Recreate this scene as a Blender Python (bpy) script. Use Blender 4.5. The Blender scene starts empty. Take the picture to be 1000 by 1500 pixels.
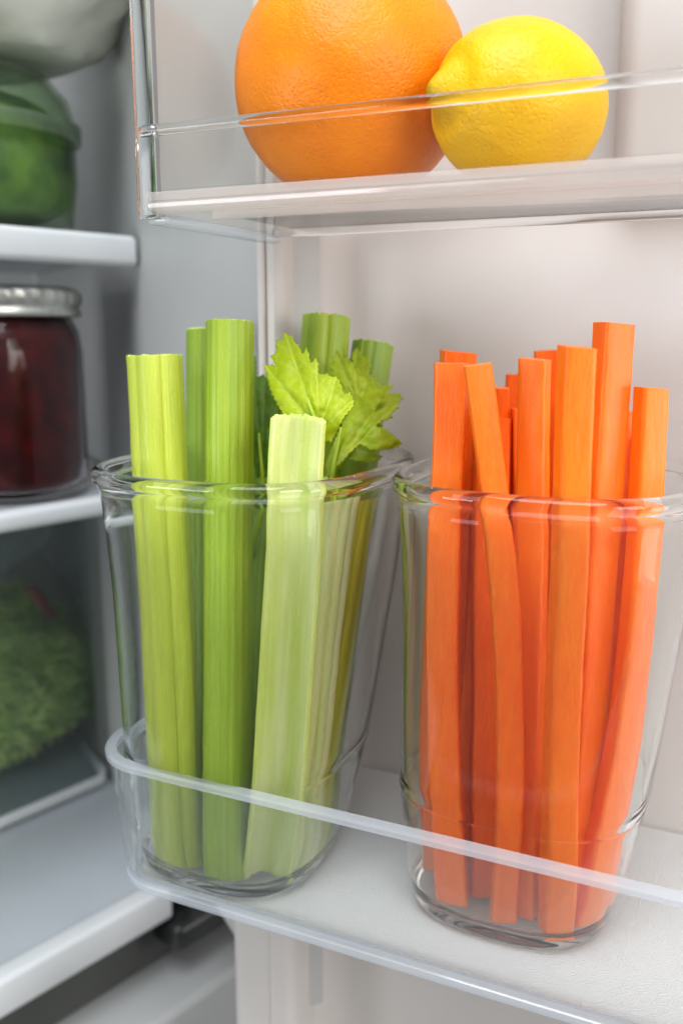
import bpy, bmesh, math, random
from mathutils import Vector, noise, geometry
random.seed(7)
C = bpy.context.scene
COL = C.collection
R = math.radians

# ------------------------------------------------------------------ camera, world, lamps, exposure
CAMZ = .20; PITCH = 11.3; FPX = 1350.0
cam = bpy.data.cameras.new('camera')
cam.sensor_fit = 'VERTICAL'; cam.sensor_height = 36.0; cam.lens = 36.0 * FPX / 1500.0
cam.clip_start = .005; cam.clip_end = 20
cam.dof.use_dof = True; cam.dof.focus_distance = .285; cam.dof.aperture_fstop = 9.0
camo = bpy.data.objects.new('camera', cam); COL.objects.link(camo)
camo.location = (0, 0, CAMZ); camo.rotation_euler = (R(90 - PITCH), 0, 0)
C.camera = camo

world = bpy.data.worlds.new('World'); C.world = world; world.use_nodes = True
bg = world.node_tree.nodes['Background']
bg.inputs[0].default_value = (.95, .98, 1, 1); bg.inputs[1].default_value = .27

def area(name, loc, target, size, power, col, sy=None):
    l = bpy.data.lights.new(name, 'AREA'); l.energy = power; l.color = col
    l.size = size
    if sy: l.shape = 'RECTANGLE'; l.size_y = sy
    o = bpy.data.objects.new(name, l); COL.objects.link(o); o.location = loc
    o.rotation_euler = (Vector(target) - Vector(loc)).to_track_quat('-Z', 'Y').to_euler()
    return o
area('window_light', (.62, -.62, .50), (.02, .33, .06), .55, 8.8, (1, .955, .90))
area('ceiling_light', (-.1, -.15, 1.05), (0, .33, 0), .7, 15, (.9, .95, 1))
area('side_light', (.66, .08, .06), (.10, .36, -.04), .40, 4.4, (1, .95, .93))
area('left_fill', (-.62, -.12, .16), (-.12, .55, .08), .30, 2.6, (.96, .98, 1), .22)  # added fill lamp, brightens the cabinet interior from the left front

C.view_settings.view_transform = 'Standard'; C.view_settings.look = 'None'
C.view_settings.exposure = 0.0; C.view_settings.gamma = 1
C.cycles.max_bounces = 22; C.cycles.transmission_bounces = 20; C.cycles.glossy_bounces = 8
C.cycles.diffuse_bounces = 5; C.cycles.transparent_max_bounces = 24
C.cycles.use_denoising = True; C.cycles.blur_glossy = .6
C.cycles.sample_clamp_indirect = 4.0

# ------------------------------------------------------------------ camera rays used to read off positions
_t = R(PITCH)
def ray(x, y):
    a = (x - 500) / FPX; b = -(y - 750) / FPX
    return Vector((a, math.cos(_t) + b * math.sin(_t), -math.sin(_t) + b * math.cos(_t)))
CO = Vector((0, 0, CAMZ))
def at_z(x, y, z):
    r = ray(x, y); return CO + r * ((z - CAMZ) / r.z)
SX = Vector((.90770105, -.41961744, 0)); VX = Vector((.41961744, .90770105, 0))   # along the door bins / away from the camera
def W(s, v, z): return SX * s + VX * v + Vector((0, 0, z))
def at_v(x, y, v):
    r = ray(x, y); return CO + r * (v / r.dot(VX))
def depth(p):
    d = p - CO; return d.y * math.cos(_t) - d.z * math.sin(_t)
PP = Vector((-.1215, .5467, 0)); AX = Vector((.656, .755, 0)); BX = Vector((.755, -.656, 0))  # fridge shelf fronts
def F(a, b, z): return PP + AX * a + BX * b + Vector((0, 0, z))

# ------------------------------------------------------------------ materials
def mat(name):
    m = bpy.data.materials.new(name); m.use_nodes = True
    nt = m.node_tree; return m, nt, nt.nodes['Principled BSDF'], nt.nodes['Material Output']
def N(nt, typ, **k):
    n = nt.nodes.new(typ)
    for a, b in k.items(): setattr(n, a, b)
    return n
def noise_bump(nt, p, scale, dist, strength=1.0, stretch=None, detail=3, coord='Object'):
    tc = N(nt, 'ShaderNodeTexCoord'); mp = N(nt, 'ShaderNodeMapping')
    if stretch: mp.inputs['Scale'].default_value = stretch
    no = N(nt, 'ShaderNodeTexNoise'); no.inputs['Scale'].default_value = scale; no.inputs['Detail'].default_value = detail
    bu = N(nt, 'ShaderNodeBump'); bu.inputs['Distance'].default_value = dist; bu.inputs['Strength'].default_value = strength
    nt.links.new(tc.outputs[coord], mp.inputs[0]); nt.links.new(mp.outputs[0], no.inputs[0])
    nt.links.new(no.outputs[0], bu.inputs['Height']); nt.links.new(bu.outputs[0], p.inputs['Normal'])
    return no
def plain(name, col, rough=.5, bump=None, **k):
    m, nt, p, o = mat(name)
    p.inputs['Base Color'].default_value = (*col, 1); p.inputs['Roughness'].default_value = rough
    for a, b in k.items(): p.inputs[a.replace('_', ' ')].default_value = b
    if bump: noise_bump(nt, p, bump[0], bump[1])
    return m
def mottled(name, c1, c2, scale, rough, bump=None, **k):
    m = plain(name, c1, rough, None, **k); nt = m.node_tree; p = nt.nodes['Principled BSDF']
    tc = N(nt, 'ShaderNodeTexCoord'); no = N(nt, 'ShaderNodeTexNoise'); no.inputs['Scale'].default_value = scale
    no.inputs['Detail'].default_value = 4
    r = N(nt, 'ShaderNodeValToRGB'); r.color_ramp.elements[0].position = .38; r.color_ramp.elements[1].position = .64
    r.color_ramp.elements[0].color = (*c1, 1); r.color_ramp.elements[1].color = (*c2, 1)
    nt.links.new(tc.outputs['Object'], no.inputs[0]); nt.links.new(no.outputs[0], r.inputs[0]); nt.links.new(r.outputs[0], p.inputs['Base Color'])
    if bump:
        bu = N(nt, 'ShaderNodeBump'); bu.inputs['Distance'].default_value = bump
        nt.links.new(no.outputs[0], bu.inputs['Height']); nt.links.new(bu.outputs[0], p.inputs['Normal'])
    return m

liner = mottled('white_door_liner', (.51, .485, .465), (.56, .535, .515), 9, .42)
liner_dim = mottled('grey_cabinet_liner', (.42, .425, .42), (.46, .465, .46), 8, .45)
shelf_white = mottled('white_shelf_trim', (.66, .68, .69), (.72, .73, .74), 14, .35)
shelf_glass = mottled('grey_glass_shelf', (.40, .43, .46), (.46, .49, .52), 7, .22)
black_plastic = mottled('black_plastic', (.012, .013, .013), (.03, .031, .03), 60, .35)
gap_shade = plain('gap_shade_grey', (.07, .075, .07), .6)  # shade of the gap below the sill, as a dark colour
metal = mottled('brushed_lid_metal', (.42, .42, .39), (.6, .6, .56), 120, .36, Metallic=.85)
jam = mottled('dark_red_jam', (.030, .0015, .003), (.075, .003, .005), 90, .3, .0004, Specular_IOR_Level=.15)

def glass(name, tint, rough, ior, bumpscale=None, bumpd=0):
    m, nt, p, o = mat(name)
    p.inputs['Base Color'].default_value = (*tint, 1); p.inputs['Roughness'].default_value = rough
    p.inputs['Transmission Weight'].default_value = 1; p.inputs['IOR'].default_value = ior
    if bumpscale: noise_bump(nt, p, bumpscale, bumpd)
    return m
tumbler_glass = glass('tumbler_glass', (.975, .988, .98), 0.0, 1.38)
bin_plastic = glass('clear_bin_plastic', (.97, .985, .99), .06, 1.28)
jar_glass = glass('jar_glass', (.9, .85, .85), 0.02, 1.25)

def clear_mix(name, tint, frac, rough, bump=None, ior=1.45, haze=(.85, .9, .95), through=.45):
    """thin clear plastic: part of the light goes straight through, part is scattered by the milky sheet, Fresnel gloss on top"""
    m, nt, p, o = mat(name)
    p.inputs['Base Color'].default_value = (*haze, 1); p.inputs['Roughness'].default_value = rough; p.inputs['IOR'].default_value = ior
    tr = N(nt, 'ShaderNodeBsdfTransparent'); tr.inputs[0].default_value = (*tint, 1)
    fr = N(nt, 'ShaderNodeFresnel')
    ge = N(nt, 'ShaderNodeNewGeometry'); mr = N(nt, 'ShaderNodeMapRange')   # a thin sheet: same gloss entering and leaving
    mr.inputs['To Min'].default_value = ior; mr.inputs['To Max'].default_value = 1 / ior
    nt.links.new(ge.outputs['Backfacing'], mr.inputs['Value']); nt.links.new(mr.outputs[0], fr.inputs[0])
    gl = N(nt, 'ShaderNodeBsdfGlossy'); gl.inputs['Roughness'].default_value = rough * .4
    tl = N(nt, 'ShaderNodeBsdfTranslucent'); tl.inputs[0].default_value = (*haze, 1)
    m0 = N(nt, 'ShaderNodeMixShader'); m0.inputs[0].default_value = through
    m1 = N(nt, 'ShaderNodeMixShader'); m1.inputs[0].default_value = frac
    m2 = N(nt, 'ShaderNodeMixShader')
    L = nt.links.new
    L(p.outputs[0], m0.inputs[1]); L(tl.outputs[0], m0.inputs[2])
    L(tr.outputs[0], m1.inputs[1]); L(m0.outputs[0], m1.inputs[2])
    L(fr.outputs[0], m2.inputs[0]); L(m1.outputs[0], m2.inputs[1]); L(gl.outputs[0], m2.inputs[2]); L(m2.outputs[0], o.inputs[0])
    if bump:
        noise_bump(nt, p, bump[0], bump[1], detail=2)
        L(p.inputs['Normal'].links[0].from_socket, gl.inputs['Normal'])
    return m
bin_wall_mat = clear_mix('clear_bin_wall', (.98, .99, .99), .045, .08)
bin_rim_mat = clear_mix('frosted_bin_rim', (.97, .98, 1), .32, .18)
beam_mat = clear_mix('milky_warm_beam', (.97, .96, .95), .34, .22, haze=(.88, .83, .81))
bin_floor_mat = clear_mix('textured_bin_floor', (.95, .95, .95), .92, .30, bump=(1700, .0011), haze=(.93, .93, .92), through=.22)
end_panel_mat = clear_mix('hazy_end_panel', (.96, .97, .96), .22, .3, haze=(.75, .77, .75))
film_mat = clear_mix('plastic_film', (.98, .99, .98), .02, .35, haze=(.7, .75, .75))
tub_mat = clear_mix('green_tinted_tub', (.80, .88, .76), .03, .3, haze=(.3, .4, .33))
tray_mat = clear_mix('smoky_tray_plastic', (.96, .98, .98), .04, .2, haze=(.35, .42, .46))

def citrus(name, c1, c2, scale, dist, blemish):
    m, nt, p, o = mat(name); L = nt.links.new
    tc = N(nt, 'ShaderNodeTexCoord')
    vo = N(nt, 'ShaderNodeTexVoronoi', feature='SMOOTH_F1'); vo.inputs['Scale'].default_value = scale; vo.inputs['Smoothness'].default_value = .6
    no = N(nt, 'ShaderNodeTexNoise'); no.inputs['Scale'].default_value = scale * .55; no.inputs['Detail'].default_value = 4
    big = N(nt, 'ShaderNodeTexNoise'); big.inputs['Scale'].default_value = 40; big.inputs['Detail'].default_value = 3
    wrp = N(nt, 'ShaderNodeMixRGB'); wrp.inputs[0].default_value = .003
    L(tc.outputs['Object'], wrp.inputs[1]); L(no.outputs['Color'], wrp.inputs[2]); L(wrp.outputs[0], vo.inputs[0])
    L(tc.outputs['Object'], no.inputs[0]); L(tc.outputs['Object'], big.inputs[0])
    r = N(nt, 'ShaderNodeValToRGB'); r.color_ramp.elements[0].position = .35; r.color_ramp.elements[1].position = .7
    r.color_ramp.elements[0].color = (*c1, 1); r.color_ramp.elements[1].color = (*c2, 1)
    L(big.outputs[0], r.inputs[0])
    pit = N(nt, 'ShaderNodeMapRange', interpolation_type='SMOOTHSTEP'); pit.inputs['From Max'].default_value = .62   # small round oil pits
    L(vo.outputs['Distance'], pit.inputs['Value'])
    add = N(nt, 'ShaderNodeMath', operation='MULTIPLY_ADD'); add.inputs[1].default_value = 2.2; no.inputs['Scale'].default_value = 260; no.inputs['Detail'].default_value = 1.5
    L(no.outputs[0], add.inputs[0]); L(pit.outputs[0], add.inputs[2])
    bu = N(nt, 'ShaderNodeBump'); bu.inputs['Distance'].default_value = dist
    L(add.outputs[0], bu.inputs['Height']); L(bu.outputs[0], p.inputs['Normal'])
    at = N(nt, 'ShaderNodeAttribute', attribute_name='stem')
    mx = N(nt, 'ShaderNodeMixRGB'); mx.inputs[2].default_value = (*blemish, 1)
    L(at.outputs['Fac'], mx.inputs[0]); L(r.outputs[0], mx.inputs[1]); L(mx.outputs[0], p.inputs['Base Color'])
    p.inputs['Roughness'].default_value = .44; p.inputs['Specular IOR Level'].default_value = .3
    p.inputs['Subsurface Weight'].default_value = .25; p.inputs['Subsurface Radius'].default_value = (.006, .003, .001); p.inputs['Subsurface Scale'].default_value = 1
    return m
orange_mat = citrus('orange_peel', (.74, .19, .0), (.83, .245, .0), 900, .00012, (.3, .2, .05))
lemon_mat = citrus('lemon_peel', (.72, .39, .0), (.80, .47, .0), 800, .00014, (.22, .25, .02))

def carrot_mat(name, c1, c2, c3):
    m, nt, p, o = mat(name); L = nt.links.new
    tc = N(nt, 'ShaderNodeTexCoord'); mp = N(nt, 'ShaderNodeMapping'); mp.inputs['Scale'].default_value = (1, 1, .22)
    a = N(nt, 'ShaderNodeTexNoise'); a.inputs['Scale'].default_value = 420; a.inputs['Detail'].default_value = 5; a.inputs['Roughness'].default_value = .65
    b = N(nt, 'ShaderNodeTexNoise'); b.inputs['Scale'].default_value = 70; b.inputs['Detail'].default_value = 3
    L(tc.outputs['Object'], mp.inputs[0]); L(mp.outputs[0], a.inputs[0]); L(mp.outputs[0], b.inputs[0])
    r = N(nt, 'ShaderNodeValToRGB'); r.color_ramp.elements[0].position = .3; r.color_ramp.elements[1].position = .72
    r.color_ramp.elements[0].color = (*c1, 1); r.color_ramp.elements[1].color = (*c2, 1)
    r2 = N(nt, 'ShaderNodeValToRGB'); r2.color_ramp.elements[0].position = .45; r2.color_ramp.elements[1].position = .8
    L(a.outputs[0], r2.inputs[0])
    L(b.outputs[0], r.inputs[0])
    mx = N(nt, 'ShaderNodeMixRGB'); mx.inputs[2].default_value = (*c3, 1)
    sc = N(nt, 'ShaderNodeMath', operation='MULTIPLY'); sc.inputs[1].default_value = .42
    L(r2.outputs[0], sc.inputs[0]); L(sc.outputs[0], mx.inputs[0]); L(r.outputs[0], mx.inputs[1]); L(mx.outputs[0], p.inputs['Base Color'])
    bu = N(nt, 'ShaderNodeBump'); bu.inputs['Distance'].default_value = .0004
    L(a.outputs[0], bu.inputs['Height']); L(bu.outputs[0], p.inputs['Normal'])
    p.inputs['Roughness'].default_value = .42; p.inputs['Specular IOR Level'].default_value = .32; p.inputs['Coat Weight'].default_value = .15; p.inputs['Coat Roughness'].default_value = .16; p.inputs['Coat IOR'].default_value = 1.33
    p.inputs['Subsurface Weight'].default_value = .3; p.inputs['Subsurface Radius'].default_value = (.005, .0016, .0004); p.inputs['Subsurface Scale'].default_value = 1
    return m
carrot_mats = [carrot_mat('carrot_flesh', (.90, .13, .002), (.95, .185, .004), (.95, .27, .012)),
               carrot_mat('carrot_flesh_light', (.92, .15, .003), (.96, .205, .006), (.95, .29, .015)),
               carrot_mat('carrot_flesh_shaded', (.86, .115, .002), (.92, .16, .004), (.94, .26, .02))]  # darker copy for back sticks, shade between them put into the colour

def celery_mat(name, c1, c2, groove, inner):
    m, nt, p, o = mat(name); L = nt.links.new
    uv = N(nt, 'ShaderNodeUVMap'); uv.uv_map = 'UVMap'
    mp = N(nt, 'ShaderNodeMapping'); mp.inputs['Scale'].default_value = (90, 2.2, 1)
    a = N(nt, 'ShaderNodeTexNoise'); a.inputs['Scale'].default_value = 1; a.inputs['Detail'].default_value = 4; a.inputs['Roughness'].default_value = .6
    L(uv.outputs[0], mp.inputs[0]); L(mp.outputs[0], a.inputs[0])
    mp2 = N(nt, 'ShaderNodeMapping'); mp2.inputs['Scale'].default_value = (7, 1.6, 1)
    b = N(nt, 'ShaderNodeTexNoise'); b.inputs['Scale'].default_value = 1; b.inputs['Detail'].default_value = 3
    L(uv.outputs[0], mp2.inputs[0]); L(mp2.outputs[0], b.inputs[0])
    r = N(nt, 'ShaderNodeValToRGB'); r.color_ramp.elements[0].position = .35; r.color_ramp.elements[1].position = .65
    r.color_ramp.elements[0].color = (*c1, 1); r.color_ramp.elements[1].color = (*c2, 1); L(b.outputs[0], r.inputs[0])
    r2 = N(nt, 'ShaderNodeValToRGB'); r2.color_ramp.elements[0].position = .46; r2.color_ramp.elements[1].position = .72
    L(a.outputs[0], r2.inputs[0])
    sc = N(nt, 'ShaderNodeMath', operation='MULTIPLY'); sc.inputs[1].default_value = .38; L(r2.outputs[0], sc.inputs[0])
    mx = N(nt, 'ShaderNodeMixRGB'); mx.inputs[2].default_value = (*groove, 1)
    L(sc.outputs[0], mx.inputs[0]); L(r.outputs[0], mx.inputs[1])
    at = N(nt, 'ShaderNodeAttribute', attribute_name='inner')
    rr = N(nt, 'ShaderNodeMixRGB'); rr.inputs[2].default_value = (*inner, 1)
    # the hollow inner side: cream to greener streaks, the hollow's shading put into colour
    ir = N(nt, 'ShaderNodeMixRGB'); ir.inputs[1].default_value = (*inner, 1); ir.inputs[2].default_value = (inner[0] * .76, inner[1] * .84, inner[2] * .40, 1)
    ic = N(nt, 'ShaderNodeValToRGB'); ic.color_ramp.elements[0].position = .42; ic.color_ramp.elements[1].position = .60
    L(b.outputs[0], ic.inputs[0]); L(ic.outputs[0], ir.inputs[0])
    is_ = N(nt, 'ShaderNodeMixRGB'); is_.inputs[2].default_value = (min(1, inner[0] * 1.15), min(1, inner[1] * 1.1), inner[2] * 1.25, 1); L(sc.outputs[0], is_.inputs[0]); L(ir.outputs[0], is_.inputs[1])
    L(at.outputs['Fac'], rr.inputs[0]); L(mx.outputs[0], rr.inputs[1]); L(is_.outputs[0], rr.inputs[2]); L(rr.outputs[0], p.inputs['Base Color'])
    # fine pitted sheen
    tc = N(nt, 'ShaderNodeTexCoord'); f = N(nt, 'ShaderNodeTexNoise'); f.inputs['Scale'].default_value = 1500; f.inputs['Detail'].default_value = 2
    L(tc.outputs['Object'], f.inputs[0])
    ad = N(nt, 'ShaderNodeMath', operation='MULTIPLY_ADD'); ad.inputs[1].default_value = .35
    L(f.outputs[0], ad.inputs[0]); L(a.outputs[0], ad.inputs[2])
    bu = N(nt, 'ShaderNodeBump'); bu.inputs['Distance'].default_value = .0005; L(ad.outputs[0], bu.inputs['Height']); L(bu.outputs[0], p.inputs['Normal'])
    p.inputs['Roughness'].default_value = .36; p.inputs['Coat Weight'].default_value = .35; p.inputs['Coat Roughness'].default_value = .2; p.inputs['Coat IOR'].default_value = 1.33
    p.inputs['Subsurface Weight'].default_value = .3; p.inputs['Subsurface Radius'].default_value = (.003, .004, .001); p.inputs['Subsurface Scale'].default_value = 1
    return m
cel_lime = celery_mat('celery_lime', (.41, .50, .02), (.51, .59, .04), (.56, .68, .16), (.62, .72, .26))
cel_green = celery_mat('celery_green', (.26, .40, .006), (.34, .47, .012), (.40, .56, .07), (.62, .72, .3))
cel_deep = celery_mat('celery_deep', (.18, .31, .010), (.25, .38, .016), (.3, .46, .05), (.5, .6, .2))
cel_pale = celery_mat('celery_pale', (.50, .60, .07), (.60, .68, .12), (.66, .74, .2), (.70, .76, .33))
cel_cream = celery_mat('celery_cream', (.66, .74, .30), (.72, .79, .40), (.80, .85, .45), (.75, .8, .45))
cel_yellow = celery_mat('celery_yellow', (.46, .52, .03), (.55, .60, .05), (.64, .68, .14), (.6, .62, .2))

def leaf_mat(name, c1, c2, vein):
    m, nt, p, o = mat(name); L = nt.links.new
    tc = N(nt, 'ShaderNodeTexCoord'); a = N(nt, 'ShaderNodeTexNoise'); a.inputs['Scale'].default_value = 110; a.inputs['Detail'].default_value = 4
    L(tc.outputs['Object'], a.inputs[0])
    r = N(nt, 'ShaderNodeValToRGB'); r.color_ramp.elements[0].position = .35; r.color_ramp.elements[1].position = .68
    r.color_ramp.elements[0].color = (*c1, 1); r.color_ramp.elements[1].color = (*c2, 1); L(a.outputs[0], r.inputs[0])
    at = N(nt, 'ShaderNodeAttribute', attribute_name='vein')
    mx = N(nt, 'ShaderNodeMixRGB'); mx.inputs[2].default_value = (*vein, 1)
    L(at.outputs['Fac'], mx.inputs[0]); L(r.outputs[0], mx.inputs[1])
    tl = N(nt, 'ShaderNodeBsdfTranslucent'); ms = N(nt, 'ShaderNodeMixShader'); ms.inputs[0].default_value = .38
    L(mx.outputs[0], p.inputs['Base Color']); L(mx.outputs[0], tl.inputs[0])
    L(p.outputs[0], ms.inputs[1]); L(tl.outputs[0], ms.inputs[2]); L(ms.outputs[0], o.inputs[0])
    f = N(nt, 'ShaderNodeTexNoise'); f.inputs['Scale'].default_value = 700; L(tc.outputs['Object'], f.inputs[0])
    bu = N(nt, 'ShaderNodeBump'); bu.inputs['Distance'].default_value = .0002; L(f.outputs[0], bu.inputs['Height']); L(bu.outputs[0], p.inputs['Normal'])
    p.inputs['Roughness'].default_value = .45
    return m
leaf_lime = leaf_mat('leaf_lime', (.42, .55, .008), (.54, .66, .014), (.64, .74, .10))
leaf_green = leaf_mat('leaf_green', (.36, .50, .010), (.48, .60, .014), (.56, .66, .08))
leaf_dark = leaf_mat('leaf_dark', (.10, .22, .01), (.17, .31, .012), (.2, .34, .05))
greens_mat = mottled('dark_greens', (.03, .09, .01), (.26, .38, .05), 38, .5, .002)
bag_greens = mottled('bagged_greens', (.16, .28, .03), (.40, .55, .10), 60, .55, .001)
blade_mat = mottled('green_blades', (.28, .46, .06), (.66, .78, .26), 35, .5)
red_tag = plain('red_print', (.20, .03, .03), .5)

# ------------------------------------------------------------------ helpers
def link(name, bm, m=None, parent=None, smooth=True, recalc=True):
    if recalc: bmesh.ops.recalc_face_normals(bm, faces=bm.faces)
    me = bpy.data.meshes.new(name); bm.to_mesh(me); bm.free()
    for x in (m if isinstance(m, list) else [m]):
        if x: me.materials.append(x)
    if smooth:
        me.polygons.foreach_set('use_smooth', [True] * len(me.polygons))
    o = bpy.data.objects.new(name, me); COL.objects.link(o)
    if parent: o.parent = parent
    return o
def tag(o, label=None, cat=None, group=None, kind=None):
    if label: o['label'] = label
    if cat: o['category'] = cat
    if group: o['group'] = group
    if kind: o['kind'] = kind
    return o
def empty(name, loc=(0, 0, 0)):
    o = bpy.data.objects.new(name, None); COL.objects.link(o); o.location = loc; o.empty_display_size = .01
    return o
def place(o, root):
    """part built in world coordinates hangs under its thing without moving"""
    o.parent = root; o.matrix_parent_inverse.identity(); o.location = o.location - root.location
    return o
def sharp(o, ang=35):
    me = o.data
    bm = bmesh.new(); bm.from_mesh(me)
    for e in bm.edges:
        if len(e.link_faces) == 2 and e.calc_face_angle(0) > R(ang): e.smooth = False
    bm.to_mesh(me); bm.free(); return o
def slab(bm, poly, z0, z1, bevel=0, seg=2):
    """vertical prism on a plan polygon (list of Vectors)"""
    lo = [bm.verts.new((p.x, p.y, z0)) for p in poly]; hi = [bm.verts.new((p.x, p.y, z1)) for p in poly]
    fs = [bm.faces.new(lo[::-1]), bm.faces.new(hi)]
    n = len(poly)
    for i in range(n): fs.append(bm.faces.new((lo[i], lo[(i + 1) % n], hi[(i + 1) % n], hi[i])))
    if bevel:
        es = list({e for f in fs for e in f.edges})
        bmesh.ops.bevel(bm, geom=es, offset=bevel, segments=seg, affect='EDGES', profile=.5)
def sweep(bm, path, prof, frame, closed_prof=True, caps=True):
    """prof: list of (across, up); path: list of (point, across_dir)"""
    rings = []
    for p, d in path:
        rings.append([bm.verts.new((p.x + d.x * a, p.y + d.y * a, p.z + u)) for a, u in prof])
    n = len(prof)
    for r0, r1 in zip(rings, rings[1:]):
        for i in range(n if closed_prof else n - 1):
            bm.faces.new((r0[i], r0[(i + 1) % n], r1[(i + 1) % n], r1[i]))
    if caps and closed_prof:
        bm.faces.new(rings[0][::-1]); bm.faces.new(rings[-1])
def rings_mesh(bm, rings, cap0=True, cap1=True, capmat=0):
    vr = [[bm.verts.new(p) for p in r] for r in rings]; n = len(rings[0])
    for a, b in zip(vr, vr[1:]):
        for i in range(n): bm.faces.new((a[i], a[(i + 1) % n], b[(i + 1) % n], b[i]))
    return vr
def tube(bm, pts, r, k=8):
    rings = []
    for i, p in enumerate(pts):
        t = (pts[min(i + 1, len(pts) - 1)] - pts[max(i - 1, 0)]).normalized()
        x = t.cross(Vector((0, 0, 1)));  x = x.normalized() if x.length > .01 else Vector((1, 0, 0))
        y = t.cross(x)
        rr = r(i / (len(pts) - 1)) if callable(r) else r
        rings.append([p + x * math.cos(2 * math.pi * j / k) * rr + y * math.sin(2 * math.pi * j / k) * rr for j in range(k)])
    vr = rings_mesh(bm, rings); bm.faces.new(vr[0][::-1]); bm.faces.new(vr[-1])

# ------------------------------------------------------------------ refrigerator cabinet (behind, left)
cab = empty('refrigerator', F(0, 0, -.4))
tag(cab, 'open refrigerator with grey lined cabinet at left and white door panel behind the glasses', 'refrigerator')
def wall_poly(pts, th, z0, z1, name, m):
    bm = bmesh.new(); left = []; right = []
    for i, p in enumerate(pts):
        t = (pts[min(i + 1, len(pts) - 1)] - pts[max(i - 1, 0)]).normalized(); nrm = Vector((-t.y, t.x, 0))
        left.append(p.copy()); right.append(p + nrm * th)
    slab(bm, left + right[::-1], z0, z1)
    return sharp(place(link(name, bm, m), cab), 40)
back = F(.12, -.30, 0); P0 = F(0.006, 0, 0)
fw = Vector((-.0265, .372, 0))
pts = [back, F(.065, -.14, 0), F(.028, -.055, 0), P0 + Vector((.002, -.005, 0)), P0.lerp(fw, .25) + Vector((.001, 0, 0)), P0.lerp(fw, .6), fw]
wall_poly(pts[:4], .02, -.172, .62, 'side_wall', liner_dim)
wall_poly(pts[3:], .02, -.112, .62, 'front_return', liner_dim)
bl = F(-.5, -.30, 0)
wall_poly([bl, back], .02, -.42, .62, 'back_wall', liner_dim)
# front sill and the grey floor behind it
bm = bmesh.new(); slab(bm, [F(-.45, -.003, 0), F(.004, -.003, 0), F(.064, -.139, 0), F(.115, -.29, 0), F(-.45, -.29, 0)], -.178, -.158)
floor_ = place(link('cabinet_floor', bm, shelf_glass, smooth=False), cab)
bm = bmesh.new(); slab(bm, [F(-.45, .012, 0), F(.004, .012, 0), F(.004, -.003, 0), F(-.45, -.003, 0)], -.180, -.1565, .003, 3)
sharp(place(link('front_sill', bm, shelf_white), cab), 30)
bm = bmesh.new(); slab(bm, [F(-.45, -.012, 0), F(.16, -.012, 0), F(.16, -.03, 0), F(-.45, -.03, 0)], -.225, -.1785)
place(link('sill_gap_shade', bm, gap_shade, smooth=False), cab)  # dark slab standing in for the shade under the sill
# black hinge cover under the sill
bm = bmesh.new(); slab(bm, [F(.000, .020, 0), F(.14, .020, 0), F(.14, -.010, 0), F(.000, -.010, 0)], -.204, -.184, .006, 4)
sharp(place(link('hinge_cover', bm, black_plastic), cab), 50)

# lower drawer
ld = empty('freezer_drawer', F(-.1, .02, -.4)); tag(ld, 'pale grey freezer drawer front below the dark gap at bottom left', 'drawer')
bm = bmesh.new(); slab(bm, [F(-.45, .035, 0), F(.17, .035, 0), F(.17, -.04, 0), F(-.45, -.04, 0)], -.40, -.226, .006, 3)
sharp(place(link('drawer_front', bm, liner_dim), ld), 40)
bm = bmesh.new()
slab(bm, [F(.052, .085, 0), F(.098, .085, 0), F(.108, .036, 0), F(.040, .036, 0)], -.40, -.236, .009, 4)
sharp(place(link('handle_end', bm, shelf_white), ld), 60)

# shelves
def shelf(z, th, label):
    t = empty('refrigerator_shelf', F(-.2, -.1, z - th)); tag(t, label, 'shelf')
    bm = bmesh.new(); slab(bm, [F(-.45, -.004, 0), F(-.002, -.004, 0), F(.062, -.14, 0), F(.114, -.285, 0), F(-.45, -.285, 0)], z - .006, z - .0008)
    place(link('glass_panel', bm, shelf_glass, smooth=False), t)
    bm = bmesh.new(); slab(bm, [F(-.45, .008, 0), F(0.001, .008, 0), F(0.001, -.004, 0), F(-.45, -.004, 0)], z - th, z, .0035, 4)
    sharp(place(link('front_trim', bm, shelf_white), t), 50)
    return t
shelf(.251, .017, 'upper white edged shelf carrying the tub of greens')
shelf(.105, .011, 'lower white edged shelf carrying the jar of red jam')

# jar of jam on the lower shelf
def lathe(prof, k=64):
    bm = bmesh.new(); rings = []
    for r, z in prof: rings.append([Vector((math.cos(2 * math.pi * i / k) * max(r, 1e-4), math.sin(2 * math.pi * i / k) * max(r, 1e-4), z)) for i in range(k)])
    vr = rings_mesh(bm, rings); bm.faces.new(vr[0][::-1]); bm.faces.new(vr[-1]); return bm
jc = F(-.056, -.044, .1056)
jar = empty('jam_jar', jc); jar.scale = (1, 1, 1.07); tag(jar, 'glass jar of dark red jam with a ribbed silver lid on the lower shelf', 'jar')
jr = .0425
link('jar_body', lathe([(0, 0), (jr * .9, 0), (jr * .985, .003), (jr, .008), (jr, .076), (jr * .97, .086), (jr * .88, .093), (jr * .86, .096), (jr * .86, .108),
     (jr * .80, .108), (jr * .80, .094), (jr * .92, .084), (jr * .94, .075), (jr * .94, .009), (jr * .9, .005), (0, .005)]), jar_glass, jar)
link('jam_filling', lathe([(0, .0055), (jr * .89, .0055), (jr * .932, .010), (jr * .932, .075), (jr * .905, .084), (jr * .78, .0935), (0, .095)]), jam, jar)
bm = bmesh.new(); k = 128; rings = []
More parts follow.
